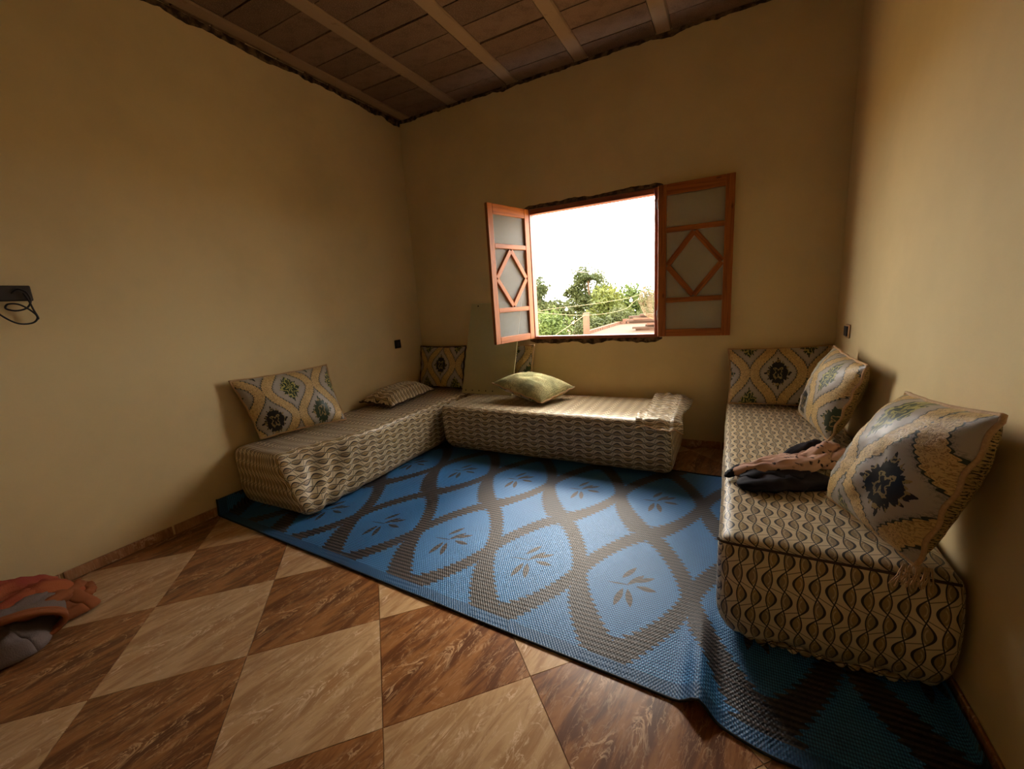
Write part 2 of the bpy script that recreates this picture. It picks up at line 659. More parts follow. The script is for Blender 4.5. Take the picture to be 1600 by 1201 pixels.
# ceiling: joists and hollow blocks under a slab
ceil = structure(boxes('ceiling', [(-WT, W + WT, YF - WT, 0.075, H + 0.04, H + 0.2)], JOIST, origin=(0, 0, H)))
jx = [0.083, 0.592, 1.166, 1.726, 2.290, 2.855]
jw = 0.098
for k, x in enumerate(jx):
    o = boxes('joist', [(x - jw / 2, x + jw / 2, YF, -0.001, H, H + 0.045)], JOIST, ceil, origin=(x, 0, H))
    bevel(o, 0.008)
edges = [0.002] + [e for x in jx for e in (x - jw / 2, x + jw / 2)] + [W - 0.002]
bid = 0
for k in range(0, len(edges), 2):
    a, b = edges[k] + 0.003, edges[k + 1] - 0.003
    if b - a < 0.02:
        continue
    V, F = boxdata(-(b - a) / 2, (b - a) / 2, -0.0965, 0.0965, 0, 0.04)
    me = bpy.data.meshes.new('ceiling_block')
    me.from_pydata(V, [], F)
    me.materials.append(BLOCK.m)
    y = -0.168
    V2, F2 = boxdata(-(b - a) / 2, (b - a) / 2, -0.082, 0.082, 0, 0.04)
    me2 = bpy.data.meshes.new('ceiling_block')
    me2.from_pydata(V2, [], F2)
    me2.materials.append(BLOCK.m)
    o = bpy.data.objects.new('ceiling_block', me2)
    COL.objects.link(o)
    o.parent = ceil
    o.location = ((a + b) / 2, -0.084, 0.006)
    while y > YF + 0.2:
        o = bpy.data.objects.new('ceiling_block', me)
        COL.objects.link(o)
        o.parent = ceil
        o.location = ((a + b) / 2, y - 0.1, 0.005 + random.uniform(0, 0.007))
        o.rotation_euler = (random.uniform(-.012, .012), random.uniform(-.006, .006), random.uniform(-.006, .006))
        y -= 0.2035


# ragged mortar joint where walls meet the ceiling
def ragged(name, fn, L, step, depth, base=0.018, amp=0.020, seed=0.0, th=0.012):
    V, F = [], []
    n = int(L / step)
    for i in range(n + 1):
        s = L * i / n
        h = base + amp * abs(nz(s * 4.1, seed)) * 2 + 0.012 * abs(nz(s * 19, seed + 3))
        dd = th * (0.5 + abs(nz(s * 9, seed + 7)))
        for (p, z) in ((0.0, H + 0.004), (dd, H + 0.004), (dd * 0.8, H - h * 0.6), (0.0, H - h)):
            V.append(fn(s, p, z))
    for i in range(n):
        for k in range(3):
            a = i * 4 + k
            F.append((a, a + 1, a + 5, a + 4))
    return structure(mesh_obj(name, V, F, MORTAR, None))


ragged('trim_1', lambda s, p, z: (p, -s, z), -YF, 0.012, 0.01, 0.016, 0.026, 1.3)
ragged('trim_2', lambda s, p, z: (s, -p, z), W, 0.012, 0.01, 0.012, 0.014, 5.1)
ragged('trim_3', lambda s, p, z: (W - p, -s, z), -YF, 0.012, 0.01, 0.015, 0.015, 9.7)


# ------------------------------------------------------------------ window frame and shutters
def board(name, p0, p1, width, axis_w, axis_n, thick, mat, parent):
    """plank from p0 to p1, width along axis_w, thickness along axis_n, uv along the grain"""
    p0, p1, aw, an = Vector(p0), Vector(p1), Vector(axis_w).normalized(), Vector(axis_n).normalized()
    L = (p1 - p0).length
    V, UV, F = [], [], []
    so = random.random() * 9
    for (pp, l) in ((p0, 0), (p1, L)):
        for a, b in ((-1, -1), (1, -1), (1, 1), (-1, 1)):
            V.append(pp + aw * (a * width / 2) + an * (b * thick / 2))
            UV.append((l + so, a * width / 2 + b * thick / 2 + so))
    F = [(0, 3, 2, 1), (4, 5, 6, 7), (0, 1, 5, 4), (1, 2, 6, 5), (2, 3, 7, 6), (3, 0, 4, 7)]
    o = mesh_obj(name, V, F, mat, parent, uvs=UV)
    bevel(o, 0.0025)
    return o


win = bpy.data.objects.new('window_1', None)
COL.objects.link(win)
structure(win)
win.location = ((WX0 + WX1) / 2, 0.03, WZ0)
fd = 0.07
board('jamb', (WX0 + 0.0175, 0.03, WZ0), (WX0 + 0.0175, 0.03, WZ1), 0.033, (1, 0, 0), (0, 1, 0), fd, FRAMEW, win)
board('jamb', (WX1 - 0.0195, 0.03, WZ0), (WX1 - 0.0195, 0.03, WZ1), 0.037, (1, 0, 0), (0, 1, 0), fd, FRAMEW, win)
board('head', (WX0 + 0.036, 0.03, WZ1 - 0.022), (WX1 - 0.040, 0.03, WZ1 - 0.022), 0.040, (0, 0, 1), (0, 1, 0), fd, FRAMEW, win)
board('sill', (WX0 + 0.036, 0.03, WZ0 + 0.0145), (WX1 - 0.040, 0.03, WZ0 + 0.0145), 0.027, (0, 0, 1), (0, 1, 0), fd, FRAMEW, win)


# rough mortar strips over and under the frame
def strip(name, x0, x1, z, sgn, base, amp, seed):
    V, F = [], []
    n = 90
    for i in range(n + 1):
        x = x0 + (x1 - x0) * i / n
        h = base + amp * nz(x * 6, seed) + amp * 0.5 * nz(x * 23, seed + 2)
        e = min(1, min(i, n - i) / 4)
        h = max(0.004, h * (0.4 + 0.6 * e))
        dd = 0.004 + 0.006 * abs(nz(x * 12, seed + 5))
        for (yy, zz) in ((0.0, z), (-dd, z), (-dd, z + sgn * h * 0.8), (0.0, z + sgn * h)):
            V.append((x, yy, zz))
    for i in range(n):
        for k in range(3):
            a = i * 4 + k
            F.append((a, a + 1, a + 5, a + 4))
    return structure(mesh_obj(name, V, F, MORTAR))


strip('trim_4', WX0 - 0.02, WX1 + 0.02, WZ1, 1, 0.026, 0.014, 3.3)
strip('trim_5', WX0 - 0.02, WX1 + 0.02, WZ0 + 0.004, -1, 0.034, 0.022, 8.8)


def shutter(hinge, direction, nrm, label):
    """hinge: point at the hinge side bottom, direction: unit towards the free edge, nrm: unit thickness axis"""
    h, d, n = Vector(hinge), Vector(direction).normalized(), Vector(nrm).normalized()
    Zv = Vector((0, 0, 1))
    SW, SH, T = 0.478, 1.046, 0.028
    r = root('window_shutter', label, 'shutter', h + d * SW / 2, 'pair of wooden shutters at the window')
    P = lambda a, z: h + d * a + Zv * z
    st = 0.056
    board('stile', P(st / 2, 0), P(st / 2, SH), st, d, n, T, WOOD, r)
    board('stile', P(SW - st / 2, 0), P(SW - st / 2, SH), st, d, n, T, WOOD, r)
    a0, a1 = st + 0.0004, SW - st - 0.0004
    top, um0, um1, lm0, lm1, bot = SH - 0.072, SH * 0.728, SH * 0.695, SH * 0.265, SH * 0.232, 0.052
    for z0, z1 in ((top, SH), (um1, um0), (lm1, lm0), (0, bot)):
        board('rail', P(a0, (z0 + z1) / 2), P(a1, (z0 + z1) / 2), z1 - z0, Zv, n, T * 0.96, WOOD, r)
    c = (a0 + a1) / 2
    zm = (um1 + lm0) / 2
    b = 0.037
    nd = [(c, um1 - 0.008), (a1 - 0.006, zm), (c, lm0 + 0.008), (a0 + 0.006, zm)]
    for q in range(4):
        A, B = nd[q], nd[(q + 1) % 4]
        pa, pb = P(*A), P(*B)
        t = (pb - pa).normalized()
        w = n.cross(t)
        board('diagonal_bar', pa + t * 0.004, pb - t * 0.004, b, w, n, T * 0.8, WOOD, r)
    for z0, z1 in ((um0, top), (lm0, um1), (bot, lm1)):
        V, UV = [], []
        for aa, zz in ((a0, z0), (a1, z0), (a1, z1), (a0, z1)):
            V.append(P(aa, zz) - n * 0.009)
            UV.append((aa, zz))
        V += [v + n * 0.004 for v in V]
        UV = UV + UV
        mesh_obj('pane', V, BF, GLASS, r, uvs=UV)
    for z in (0.12, SH - 0.15):
        tube('hinge', [P(-0.004, z) , P(-0.004, z + 0.07)], 0.005, SCREWM, r)
    return r


dl = Vector((-0.118, -0.456, 0)).normalized()
shutter((1.240, -0.012, 0.847), dl, Vector((-dl.y, dl.x, 0)) * 1.0, 'wooden shutter with frosted panes swung out into the room on the left')
shutter((2.264, -0.034, 0.847), (1, 0, 0), (0, 1, 0), 'wooden shutter folded flat against the wall, right of the window')


# ------------------------------------------------------------------ rug
def rug():
    NX, NY = 210, 90
    yb = -0.50
    a0, a1 = -0.085, 3.322 + 0.035
    V, UV, F = [], [], []
    for i in range(NX + 1):
        a = a0 + (a1 - a0) * i / NX
        for j in range(NY + 1):
            t = j / NY
            yf = -2.07 - 0.055 * a
            yr = yf
            if a > 2.62:
                yr = yf - 0.05 * sst(a, 2.62, 2.9)
            yy = yr + (yb - 0.035 * sst(a, 1.8, 2.7) - yr) * t
            x, z = a, 0.003
            xl, xr = 0.018, 3.318
            if a < xl:
                x, z = xl - 0.2 * 0, 0.003 + (xl - a)
                x = xl + 0.004 * math.sin(yy * 9)
                x = max(0.0135, x)
            elif a > xr:
                x, z = xr, 0.003 + (a - xr)
            fr = 1 - sst(yy, -2.15, -1.72)
            rip = math.exp(-((a - 2.70 + 0.03 * (yy + 2.2)) / 0.034) ** 2)
            z += 0.045 * rip * fr
            z += 0.004 * max(0, nz(a * 3.2, yy * 3.2)) * sst(a, 0.7, 0.9) * (1 - sst(a, 2.5, 2.6))
            V.append((x, yy, z))
            UV.append((a, yy if a <= 2.62 else yy + 0.05 * sst(a, 2.62, 2.9) * (1 - t)))
    for i in range(NX):
        for j in range(NY):
            k = i * (NY + 1) + j
            F.append((k, k + NY + 1, k + NY + 2, k + 1))
    r = root('rug', 'blue plastic mat with brown ogee lattice and leaf sprays across the tiled floor', 'rug', (1.67, -1.3, 0.0))
    o = mesh_obj('woven_field', V, F, RUG, r, True, uvs=UV)
    front = [Vector(V[i * (NY + 1)]) + Vector((0, -0.003, 0.0015)) for i in range(NX + 1)]
    tube('edge_binding', front, 0.0042, RUGEDGE, r, 6)
    rear = [Vector(V[i * (NY + 1) + NY]) + Vector((0, 0.003, 0.0015)) for i in range(NX + 1)]
    tube('edge_binding', rear, 0.0042, RUGEDGE, r, 6)
    return r


rug()


# ------------------------------------------------------------------ benches
def rbox(lo, hi, rad, step, deform, uvdir):
    """rounded box: merged verts, per-loop uvs in metres. uvdir(face, p) -> (u, v)"""
    lo, hi = Vector(lo), Vector(hi)
    c, h = (lo + hi) / 2, (hi - lo) / 2
    inner = Vector([hh - rad for hh in h])
    vd, V, F, UV = {}, [], [], []
    for ax in range(3):
        for sg in (-1, 1):
            b, d = [(1, 2), (2, 0), (0, 1)][ax]
            nb, ndd = max(2, int(2 * h[b] / step)), max(2, int(2 * h[d] / step))
            g = []
            for i in range(nb + 1):
                row = []
                for j in range(ndd + 1):
                    p = Vector((0, 0, 0))
                    p[ax] = sg * h[ax]
                    p[b] = -h[b] + 2 * h[b] * i / nb
                    p[d] = -h[d] + 2 * h[d] * j / ndd
                    flat = Vector(p)
                    q = Vector([max(-inner[k], min(inner[k], p[k])) for k in range(3)])
                    dv = p - q
                    pp = q + dv.normalized() * rad if dv.length > 1e-9 else p
                    key = tuple(round(x, 4) for x in (c + flat))
                    if key not in vd:
                        vd[key] = len(V)
                        V.append(deform(c + pp))
                    row.append((vd[key], uvdir((ax, sg), c + flat)))
                g.append(row)
            for i in range(nb):
                for j in range(ndd):
                    quad = [g[i][j], g[i + 1][j], g[i + 1][j + 1], g[i][j + 1]]
                    if sg < 0:
                        quad.reverse()
                    F.append(tuple(q[0] for q in quad))
                    UV += [q[1] for q in quad]
    return V, F, UV


def bench(label, lo, hi, along, deform, group='fabric covered bench mattresses'):
    """along: 0 = x, 1 = y"""
    cx, cy = (lo[0] + hi[0]) / 2, (lo[1] + hi[1]) / 2
    r = root('floor_bench', label, 'bench', (cx, cy, lo[2]), group)
    zt = hi[2]

    def uvd(face, p):
        ax, sg = face
        across = 1 - along
        if ax == 2:
            return (p[along], p[across])
        if ax == across:
            edge = hi[across] if sg > 0 else lo[across]
            return (p[along], edge + (zt - p.z) * sg)
        edge = hi[along] if sg > 0 else lo[along]
        return (edge + (zt - p.z) * sg, p[across])

    V, F, UV = rbox(lo, hi, 0.042, 0.022, deform, uvd)
    mesh_obj('cover', V, F, BENCH, r, True, uvs=UV)
    return r


def tuck(p, c, amt=0.04, zt=0.13):
    f = max(0.0, (zt - p.z) / zt) ** 2
    d = Vector((p.x - c[0], p.y - c[1], 0))
    return d, f * amt


def def_left(p):
    q = Vector(p)
    f = max(0.0, (0.16 - p.z) / 0.16) ** 2
    # front end: bottom tucked in at the wall side, skirt splayed at the room side
    fr = 1 - sst(p.y, -1.93, -1.35)
    q.x -= 0.15 * fr * sst(p.z, 0.05, 0.38) * sst(p.x, 0.2, 0.6)
    q.y += 0.05 * f * (1 - sst(p.y, -1.9, -1.6))
    q.x -= 0.02 * f * sst(p.x, 0.5, 0.6) * (1 - fr)
    # pulled folds near the front of the room side
    m = sst(p.x, 0.52, 0.60) * sst(p.y, -1.90, -1.80) * (1 - sst(p.y, -1.55, -1.30)) * (1 - sst(p.z, 0.26, 0.36))
    q.x += 0.016 * m * math.sin((p.y * 1.0 - p.z * 0.55) * 40 + 3 * nz(p.y * 2, p.z * 2))
    q.z -= 0.012 * math.exp(-((p.x - 0.35) / 0.2) ** 2) * (0.5 + 0.5 * nz(p.y * 3, 1.1)) if p.z > 0.3 else 0
    s = 0.006
    q += Vector((nz(p.x * 6, p.y * 6, p.z * 6), nz(p.x * 6 + 9, p.y * 6, p.z * 6), nz(p.x * 6, p.y * 6 + 9, p.z * 6) * 0.7)) * s
    q.x = max(q.x, 0.021)
    q.z = max(q.z, 0.008)
    return q


def def_back(p):
    q = Vector(p)
    f = max(0.0, (0.12 - p.z) / 0.12) ** 2
    q.y += 0.035 * f * (1 - sst(p.y, -0.62, -0.4))
    q.x += 0.05 * f * (1 - sst(p.x, 0.7, 0.9)) - 0.025 * f * sst(p.x, 2.3, 2.45)
    q.x += 0.03 * (1 - sst(p.z, 0.0, 0.36)) * (1 - sst(p.x, 0.7, 0.9)) * 0.6
    q.y -= 0.015 * math.sin(math.pi * min(1, p.z / 0.37)) * (1 - sst(p.y, -0.62, -0.4))
    s = 0.005
    q += Vector((nz(p.x * 5, p.y * 5, p.z * 5 + 4), nz(p.x * 5 + 9, p.y * 5, p.z * 5), nz(p.x * 5, p.y * 5 + 9, p.z * 5) * 0.6)) * s
    q.y = min(q.y, -0.013)
    q.z = max(q.z, 0.008)
    return q


def def_right(p):
    q = Vector(p)
    f = max(0.0, (0.14 - p.z) / 0.14) ** 2
    frn = 1 - sst(p.y, -1.9, -1.7)
    q.y += 0.05 * f * frn
    q.x += 0.05 * f * (1 - sst(p.x, 2.74, 2.9)) - 0.03 * f * sst(p.x, 3.2, 3.3) * frn
    # soft vertical folds on the front end
    if p.z < 0.36:
        q.y += 0.008 * frn * math.sin(p.x * 26 + 1.2 * math.sin(p.z * 12)) * (1 - sst(p.z, 0.25, 0.36))
        # gathered lower hem
        q.y += 0.007 * frn * math.sin(p.x * 150) * (1 - sst(p.z, 0.03, 0.09))
    q.y -= 0.012 * math.sin(math.pi * min(1, p.z / 0.38)) * frn
    s = 0.005
    q += Vector((nz(p.x * 5, p.y * 5 + 3, p.z * 5), nz(p.x * 5 + 9, p.y * 5, p.z * 5), nz(p.x * 5, p.y * 5 + 9, p.z * 5) * 0.6)) * s
    q.x = min(q.x, W - 0.014)
    q.z = max(q.z, 0.008)
    return q


bl = bench('oval patterned bench along the left wall, its cover creased at the near end', (0.020, -1.935, 0.008), (0.615, -0.014, 0.388), 1, def_left)
bk = bench('oval patterned bench under the window', (0.662, -0.655, 0.008), (2.452, -0.014, 0.372), 0, def_back)
br = bench('oval patterned bench along the right wall with a gathered hem', (2.735, -1.935, 0.008), (W - 0.014, -0.014, 0.385), 1, def_right)
# welt along the near top edge and the room side of the right bench
pts = [(3.30, -1.938, 0.375), (3.1, -1.944, 0.376), (2.9, -1.946, 0.377), (2.76, -1.944, 0.377), (2.733, -1.925, 0.377), (2.731, -1.6, 0.375), (2.731, -0.9, 0.375), (2.731, -0.1, 0.375)]
tube('welt', spline(pts[:5], 10), 0.0045, DARKCORD, br, 6)
# gathered hem ruffle
hp = []
for i in range(150):
    t = i / 149
    x = 2.80 + 0.46 * t
    hp.append((x, -1.895 - 0.008 * math.sin(t * 95) + 0.03 * max(0, 1 - t * 9) + 0.03 * max(0, (t - .9) * 10), 0.022 + 0.006 * math.sin(t * 71)))
Vh, Fh = tube_data(hp, 0.011, 6)
mesh_obj('gathered_hem', Vh, Fh, BENCH, br, True, uvs=[(v[0] * 1.0, v[2] + v[1]) for v in Vh])


# ------------------------------------------------------------------ cushions
def cushion(label, A, B, C, D, tf, tb, front=None, back=None, piping=None, pinch=0.05, uvo=(0, 0), seed=0.0, floor_z=None, lim=None, group='damask cushions on the benches', cat='cushion', N=26, ppow=2.6, wrinkle=0.006):
    """A top-left, B top-right, C bottom-right, D bottom-left seen from the front face"""
    front, back, piping = front or DAMASK, back or TWEED, piping or PIPING
    A, B, C, D = map(Vector, (A, B, C, D))
    cen = (A + B + C + D) / 4
    nrm = ((B - A) + (C - D)).cross((A - D) + (B - C)).normalized()
    w, h = ((B - A).length + (C - D).length) / 2, ((A - D).length + (B - C).length) / 2
    zmin = min(p.z for p in (A, B, C, D))
    r = root('cushion', label, cat, (cen.x, cen.y, zmin), group)

    def bil(s, t):
        s2 = s * (1 - pinch * (1 - t * t))
        t2 = t * (1 - pinch * (1 - s * s))
        a, b = (s2 + 1) / 2, (t2 + 1) / 2
        return (D * (1 - a) + C * a) * (1 - b) + (A * (1 - a) + B * a) * b

    def pos(s, t, sg):
        p = bil(s, t)
        hh = ((1 - abs(s) ** ppow) * (1 - abs(t) ** ppow))
        hh = max(0.0, hh) ** 0.55
        T = tf if sg > 0 else tb
        wr = wrinkle * nz(s * 3.1 + seed, t * 3.1, seed + sg) + wrinkle * 0.6 * nz(s * 8 + seed, t * 8, seed + sg)
        p = p + nrm * (sg * (T + wr * 2.0) * hh)
        if floor_z is not None and p.z < floor_z:
            p.z = floor_z
        if lim:
            p = lim(p)
        return p

    for sg, nm, mt in ((1, 'front_panel', front), (-1, 'back_panel', back)):
        V, UV, F = [], [], []
        for i in range(N + 1):
            for j in range(N + 1):
                s = math.sin((i / N - 0.5) * math.pi)
                t = math.sin((j / N - 0.5) * math.pi)
                s, t = 0.5 * s + (i / N - 0.5), 0.5 * t + (j / N - 0.5)
                V.append(pos(s, t, sg))
                UV.append((s * w / 2 + uvo[0], t * h / 2 + uvo[1]))
        for i in range(N):
            for j in range(N):
                k = i * (N + 1) + j
                q = (k, k + N + 1, k + N + 2, k + 1)
                F.append(q if sg > 0 else tuple(reversed(q)))
        mesh_obj(nm, V, F, mt, r, True, uvs=UV)
    loop = []
    M = 30
    for a, b, c, d in ((-1, -1, 1, -1), (1, -1, 1, 1), (1, 1, -1, 1), (-1, 1, -1, -1)):
        for k in range(M):
            f = k / M
            loop.append(pos(a + (c - a) * f, b + (d - b) * f, 1) + nrm * 0.004 * math.sin(k * 0.9 + seed))
    tube('piping', loop, 0.0062, piping, r, 6, True)
    return r


lw = lambda p: Vector((max(p.x, 0.022), p.y, p.z))
rw = lambda p: Vector((min(p.x, W - 0.012), p.y, p.z))
bw = lambda p: Vector((p.x, min(p.y, -0.012), p.z))
# left wall, near
cushion('silver and gold damask cushion leaning on the left wall, nearest of the left bench',
        (0.050, -1.885, 0.800), (0.055, -1.19, 0.790), (0.315, -1.30, 0.415), (0.115, -1.80, 0.415), 0.085, 0.05,
        uvo=(0.20, 0.13), seed=2.0, lim=lw, floor_z=0.389)
# corner, back left
cushion('damask cushion standing in the far left corner against the window wall',
        (0.030, -0.055, 0.795), (0.560, -0.05, 0.790), (0.540, -0.125, 0.400), (0.028, -0.135, 0.400), 0.050, 0.03,
        uvo=(-0.02, -0.02), seed=3.0, lim=lambda p: bw(lw(p)), floor_z=0.390, piping=DARKCORD)
# flat bench-fabric cushion on the left bench
cushion('small cushion in the oval bench fabric lying on the left bench',
        (0.045, -0.30, 0.455), (0.34, -0.30, 0.425), (0.375, -0.90, 0.410), (0.050, -0.92, 0.440), 0.095, 0.03, front=BENCH, back=BENCH, piping=DARKCORD,
        seed=4.0, lim=lw, floor_z=0.392, cat='cushion', group='plain bench cushions')
# behind the board
cushion('damask cushion mostly hidden behind the leaning pale board',
        (0.74, -0.045, 0.790), (1.255, -0.045, 0.795), (1.215, -0.085, 0.385), (0.75, -0.085, 0.385), 0.028, 0.02,
        uvo=(0.10, 0.05), seed=5.0, lim=bw, floor_z=0.376, pinch=0.03)
# tipped cushion on the back bench: woven backing upwards
cushion('puffy cushion tipped over, faded green woven side up, on the bench under the window',
        (1.500, -0.490, 0.405), (1.645, -0.165, 0.465), (1.205, -0.150, 0.535), (1.030, -0.410, 0.525), 0.080, 0.105,
        front=DAMASK, back=TWEED_G, seed=6.0, floor_z=0.376, lim=bw, uvo=(0.0, 0.0), pinch=0.01)
# right corner
cushion('damask cushion with a black medallion in the far right corner',
        (2.735, -0.055, 0.752), (3.318, -0.055, 0.775), (3.300, -0.190, 0.400), (2.748, -0.190, 0.400), 0.065, 0.03,
        uvo=(0.0, -0.01), seed=7.0, lim=lambda p: bw(rw(p)), floor_z=0.388)
# right wall, middle
cushion('plump damask cushion against the right wall in the middle of the bench',
        (3.245, -0.53, 0.825), (3.262, -1.100, 0.812), (3.190, -0.890, 0.405), (3.125, -0.42, 0.410), 0.085, 0.085,
        uvo=(0.06, 0.10), seed=8.0, lim=rw, floor_z=0.388)
# right wall, near
big = cushion('largest damask cushion, woven gold and black behind, at the near end of the right bench',
        (3.250, -1.585, 0.805), (3.262, -2.085, 0.868), (3.205, -1.945, 0.412), (3.075, -1.555, 0.405), 0.105, 0.100,
        uvo=(-0.13, 0.035), seed=9.0, lim=rw, floor_z=0.388)
# frayed tassel at its lower near corner
V, F = [], []
for k in range(26):
    a = random.uniform(-1, 1)
    b = Vector((3.205 + a * 0.03, -1.955, 0.418))
    e = b + Vector((random.uniform(-0.03, 0.01), -0.012, -0.045 - random.random() * 0.02))
    v, f = tube_data([b, (b + e) / 2 + Vector((0, -0.008, 0)), e], 0.0016, 4)
    kk = len(V)
    V += v
    F += [tuple(q + kk for q in x) for x in f]
mesh_obj('tassel', V, F, PIPING, big, True)

# ------------------------------------------------------------------ pale board leaning behind the back bench
bd = root('leaning_board', 'pale cream board leaning on the wall between the corner cushion and the shutter', 'board', (0.87, -0.2, 0.376))
P0, P1 = Vector((0.583, -0.205, 0.377)), Vector((1.095, -0.205, 0.377))
P2, P3 = Vector((1.150, -0.012, 1.168)), Vector((0.640, -0.012, 1.170))
nn = (P1 - P0).cross(P3 - P0).normalized()
bo = mesh_obj('panel', [P0, P1, P2, P3] + [p + nn * 0.012 for p in (P0, P1, P2, P3)], BF, BOARD, bd)
bevel(bo, 0.002)
# lim: keep the top edge off the wall plane
upv = (P3 - P0).normalized()
rtv = (P1 - P0).normalized()


def disc(name, c, n, rr, t, mat, parent, k=10):
    n = Vector(n).normalized()
    s = n.orthogonal().normalized()
    q = n.cross(s)
    V = [Vector(c) + (s * math.cos(2 * math.pi * i / k) + q * math.sin(2 * math.pi * i / k)) * rr + n * z for z in (0, t) for i in range(k)]
    F = [tuple(range(k - 1, -1, -1)), tuple(range(k, 2 * k))] + [(i, (i + 1) % k, k + (i + 1) % k, k + i) for i in range(k)]
    return mesh_obj(name, V, F, mat, parent)


fn = -nn if nn.y > 0 else nn
off = 0.012 if nn.y < 0 else 0.0
disc('screw_hole', P3 + rtv * 0.075 - upv * 0.025 + nn * off, fn, 0.007, 0.0008, SCREWM, bd)
for k in range(5):
    disc('screw_hole', P0 + rtv * (0.04 + 0.07 * k) + upv * 0.03 + nn * off, fn, 0.006, 0.0008, SCREWM, bd)


# ------------------------------------------------------------------ loose cover flap at the right end of the back bench
def sheet(name, fnp, NX, NY, mat, parent, thick=0.003, uvs=None):
    V, F, UV = [], [], []
    for i in range(NX + 1):
        for j in range(NY + 1):
            a, b = i / NX, j / NY
            V.append(fnp(a, b))
            UV.append(uvs(a, b) if uvs else (a, b))
    for i in range(NX):
        for j in range(NY):
            k = i * (NY + 1) + j
            F.append((k, k + NY + 1, k + NY + 2, k + 1))
    o = mesh_obj(name, V, F, mat, parent, True, uvs=UV)
    sd = o.modifiers.new('solid', 'SOLIDIFY')
    sd.thickness = thick
    sd.offset = 1
    return o


fl = root('loose_cover', 'crumpled spare piece of bench fabric on the right end of the window bench', 'fabric', (2.36, -0.35, 0.376))


def flap(a, b):
    x = 2.235 + 0.262 * a + 0.02 * (1 - b) * (a - 0.2) - 0.02 * math.sin(b * 5)
    y = -0.702 + 0.64 * b + 0.015 * math.sin(a * 7)
    z = 0.379 + 0.020 * abs(nz(a * 4.0, b * 6.0, 2)) + 0.010 * abs(nz(a * 11, b * 12, 5))
    z += 0.035 * sst(b, 0.6, 1.0) * (1 - 0.4 * a)
    z -= 0.055 * sst(y, -0.64, -0.70) if y > -0.64 else 0.05 * sst(-y, 0.655, 0.705)
    if x > 2.44:
        z -= 0.5 * (x - 2.44) * sst(x, 2.44, 2.50)
        z += 0.01
    return Vector((x, y, z))


sheet('cloth', flap, 34, 60, BENCH, fl, 0.003, lambda a, b: (flap(a, b).x, flap(a, b).y + flap(a, b).z))
tube('piping', [flap(i / 30, 0.0) + Vector((0, -0.003, 0.001)) for i in range(31)], 0.005, PIPING, fl, 6)

# ------------------------------------------------------------------ scarf on the right bench
PRINT = Mat('pink_brown_printed_scarf', 0.8, 0.15)
_c = PRINT.coord('UV')
_b = PRINT.mix(PRINT.noise(_c, 6, 3), srgb(204, 164, 142), srgb(164, 124, 106))
_d = (1.0 - PRINT.vor(PRINT.coord('UV', 0, (1, 1, 1)), 38).ss(0.24, 0.34)) * PRINT.noise(_c, 12, 2).ss(0.38, 0.50)
PRINT.color(PRINT.mix(_d, _b, srgb(34, 24, 30)))
DARKC = Mat('black_purple_scarf', 0.75, 0.2).color(srgb(30, 24, 32))
sc = root('scarf', 'crumpled pink and black printed scarf on the right bench between two cushions', 'scarf', (2.98, -1.32, 0.386))


def fold(name, pts, rad, flat, mat, seed, par=None, zf=0.3905, xmin=-9):
    """flattened, wrinkled fold of cloth following a line; underside rests on the bench"""
    pts = spline(pts, 9)
    N = len(pts) - 1
    V, UV, F = [], [], []
    K = 16
    for i, p in enumerate(pts):
        f = i / N
        a, b = pts[max(0, i - 1)], pts[min(N, i + 1)]
        t = (b - a).normalized()
        sd = Vector((-t.y, t.x, 0)).normalized()
        r = rad * (0.25 + 0.75 * min(1, min(f, 1 - f) * 6)) * (1 + 0.35 * nz(f * 7, seed))
        for k in range(K):
            an = 2 * math.pi * k / K
            rr = r * (1 + 0.30 * nz(f * 9 + seed, math.cos(an) * 1.3, math.sin(an) * 1.3) + 0.16 * math.sin(5 * an + f * 9 + seed))
            q = p + sd * (rr * math.cos(an)) + Vector((0, 0, rr * flat * math.sin(an)))
            q.z = max(q.z, zf)
            q.x = max(q.x, xmin)
            V.append(q)
            UV.append((f * 0.5 + seed, k / K * 0.16))
    for i in range(N):
        for k in range(K):
            F.append((i * K + k, i * K + (k + 1) % K, (i + 1) * K + (k + 1) % K, (i + 1) * K + k))
    F += [tuple(range(K - 1, -1, -1)), tuple(N * K + k for k in range(K))]
    return mesh_obj(name, V, F, mat, par or sc, True, uvs=UV)


fold('dark_fold', [(2.79, -1.525, 0.40), (2.90, -1.50, 0.41), (3.02, -1.44, 0.405), (3.12, -1.36, 0.40)], 0.060, 0.42, DARKC, 1.0)
fold('dark_fold', [(2.80, -1.475, 0.41), (2.93, -1.45, 0.42), (3.05, -1.38, 0.42)], 0.050, 0.5, DARKC, 2.0)
fold('printed_fold', [(2.765, -1.44, 0.41), (2.86, -1.43, 0.43), (2.97, -1.40, 0.445), (3.07, -1.30, 0.44), (3.17, -1.12, 0.425)], 0.036, 0.7, PRINT, 3.0)
fold('printed_fold', [(2.78, -1.40, 0.41), (2.88, -1.37, 0.425), (2.99, -1.32, 0.44), (3.06, -1.25, 0.43)], 0.034, 0.65, PRINT, 4.3)
fold('printed_fold', [(2.83, -1.35, 0.405), (2.93, -1.29, 0.42), (3.02, -1.22, 0.425), (3.10, -1.12, 0.41)], 0.034, 0.6, PRINT, 5.7)
fold('dark_fold', [(2.95, -1.24, 0.41), (3.03, -1.16, 0.435), (3.10, -1.06, 0.435), (3.17, -0.99, 0.41)], 0.030, 0.7, DARKC, 6.4)
fold('printed_fold', [(3.03, -1.28, 0.42), (3.12, -1.16, 0.45), (3.19, -1.03, 0.43)], 0.032, 0.75, PRINT, 7.7)
fold('printed_fold', [(3.10, -1.28, 0.41), (3.18, -1.17, 0.43), (3.23, -1.07, 0.42)], 0.030, 0.7, PRINT, 8.9)
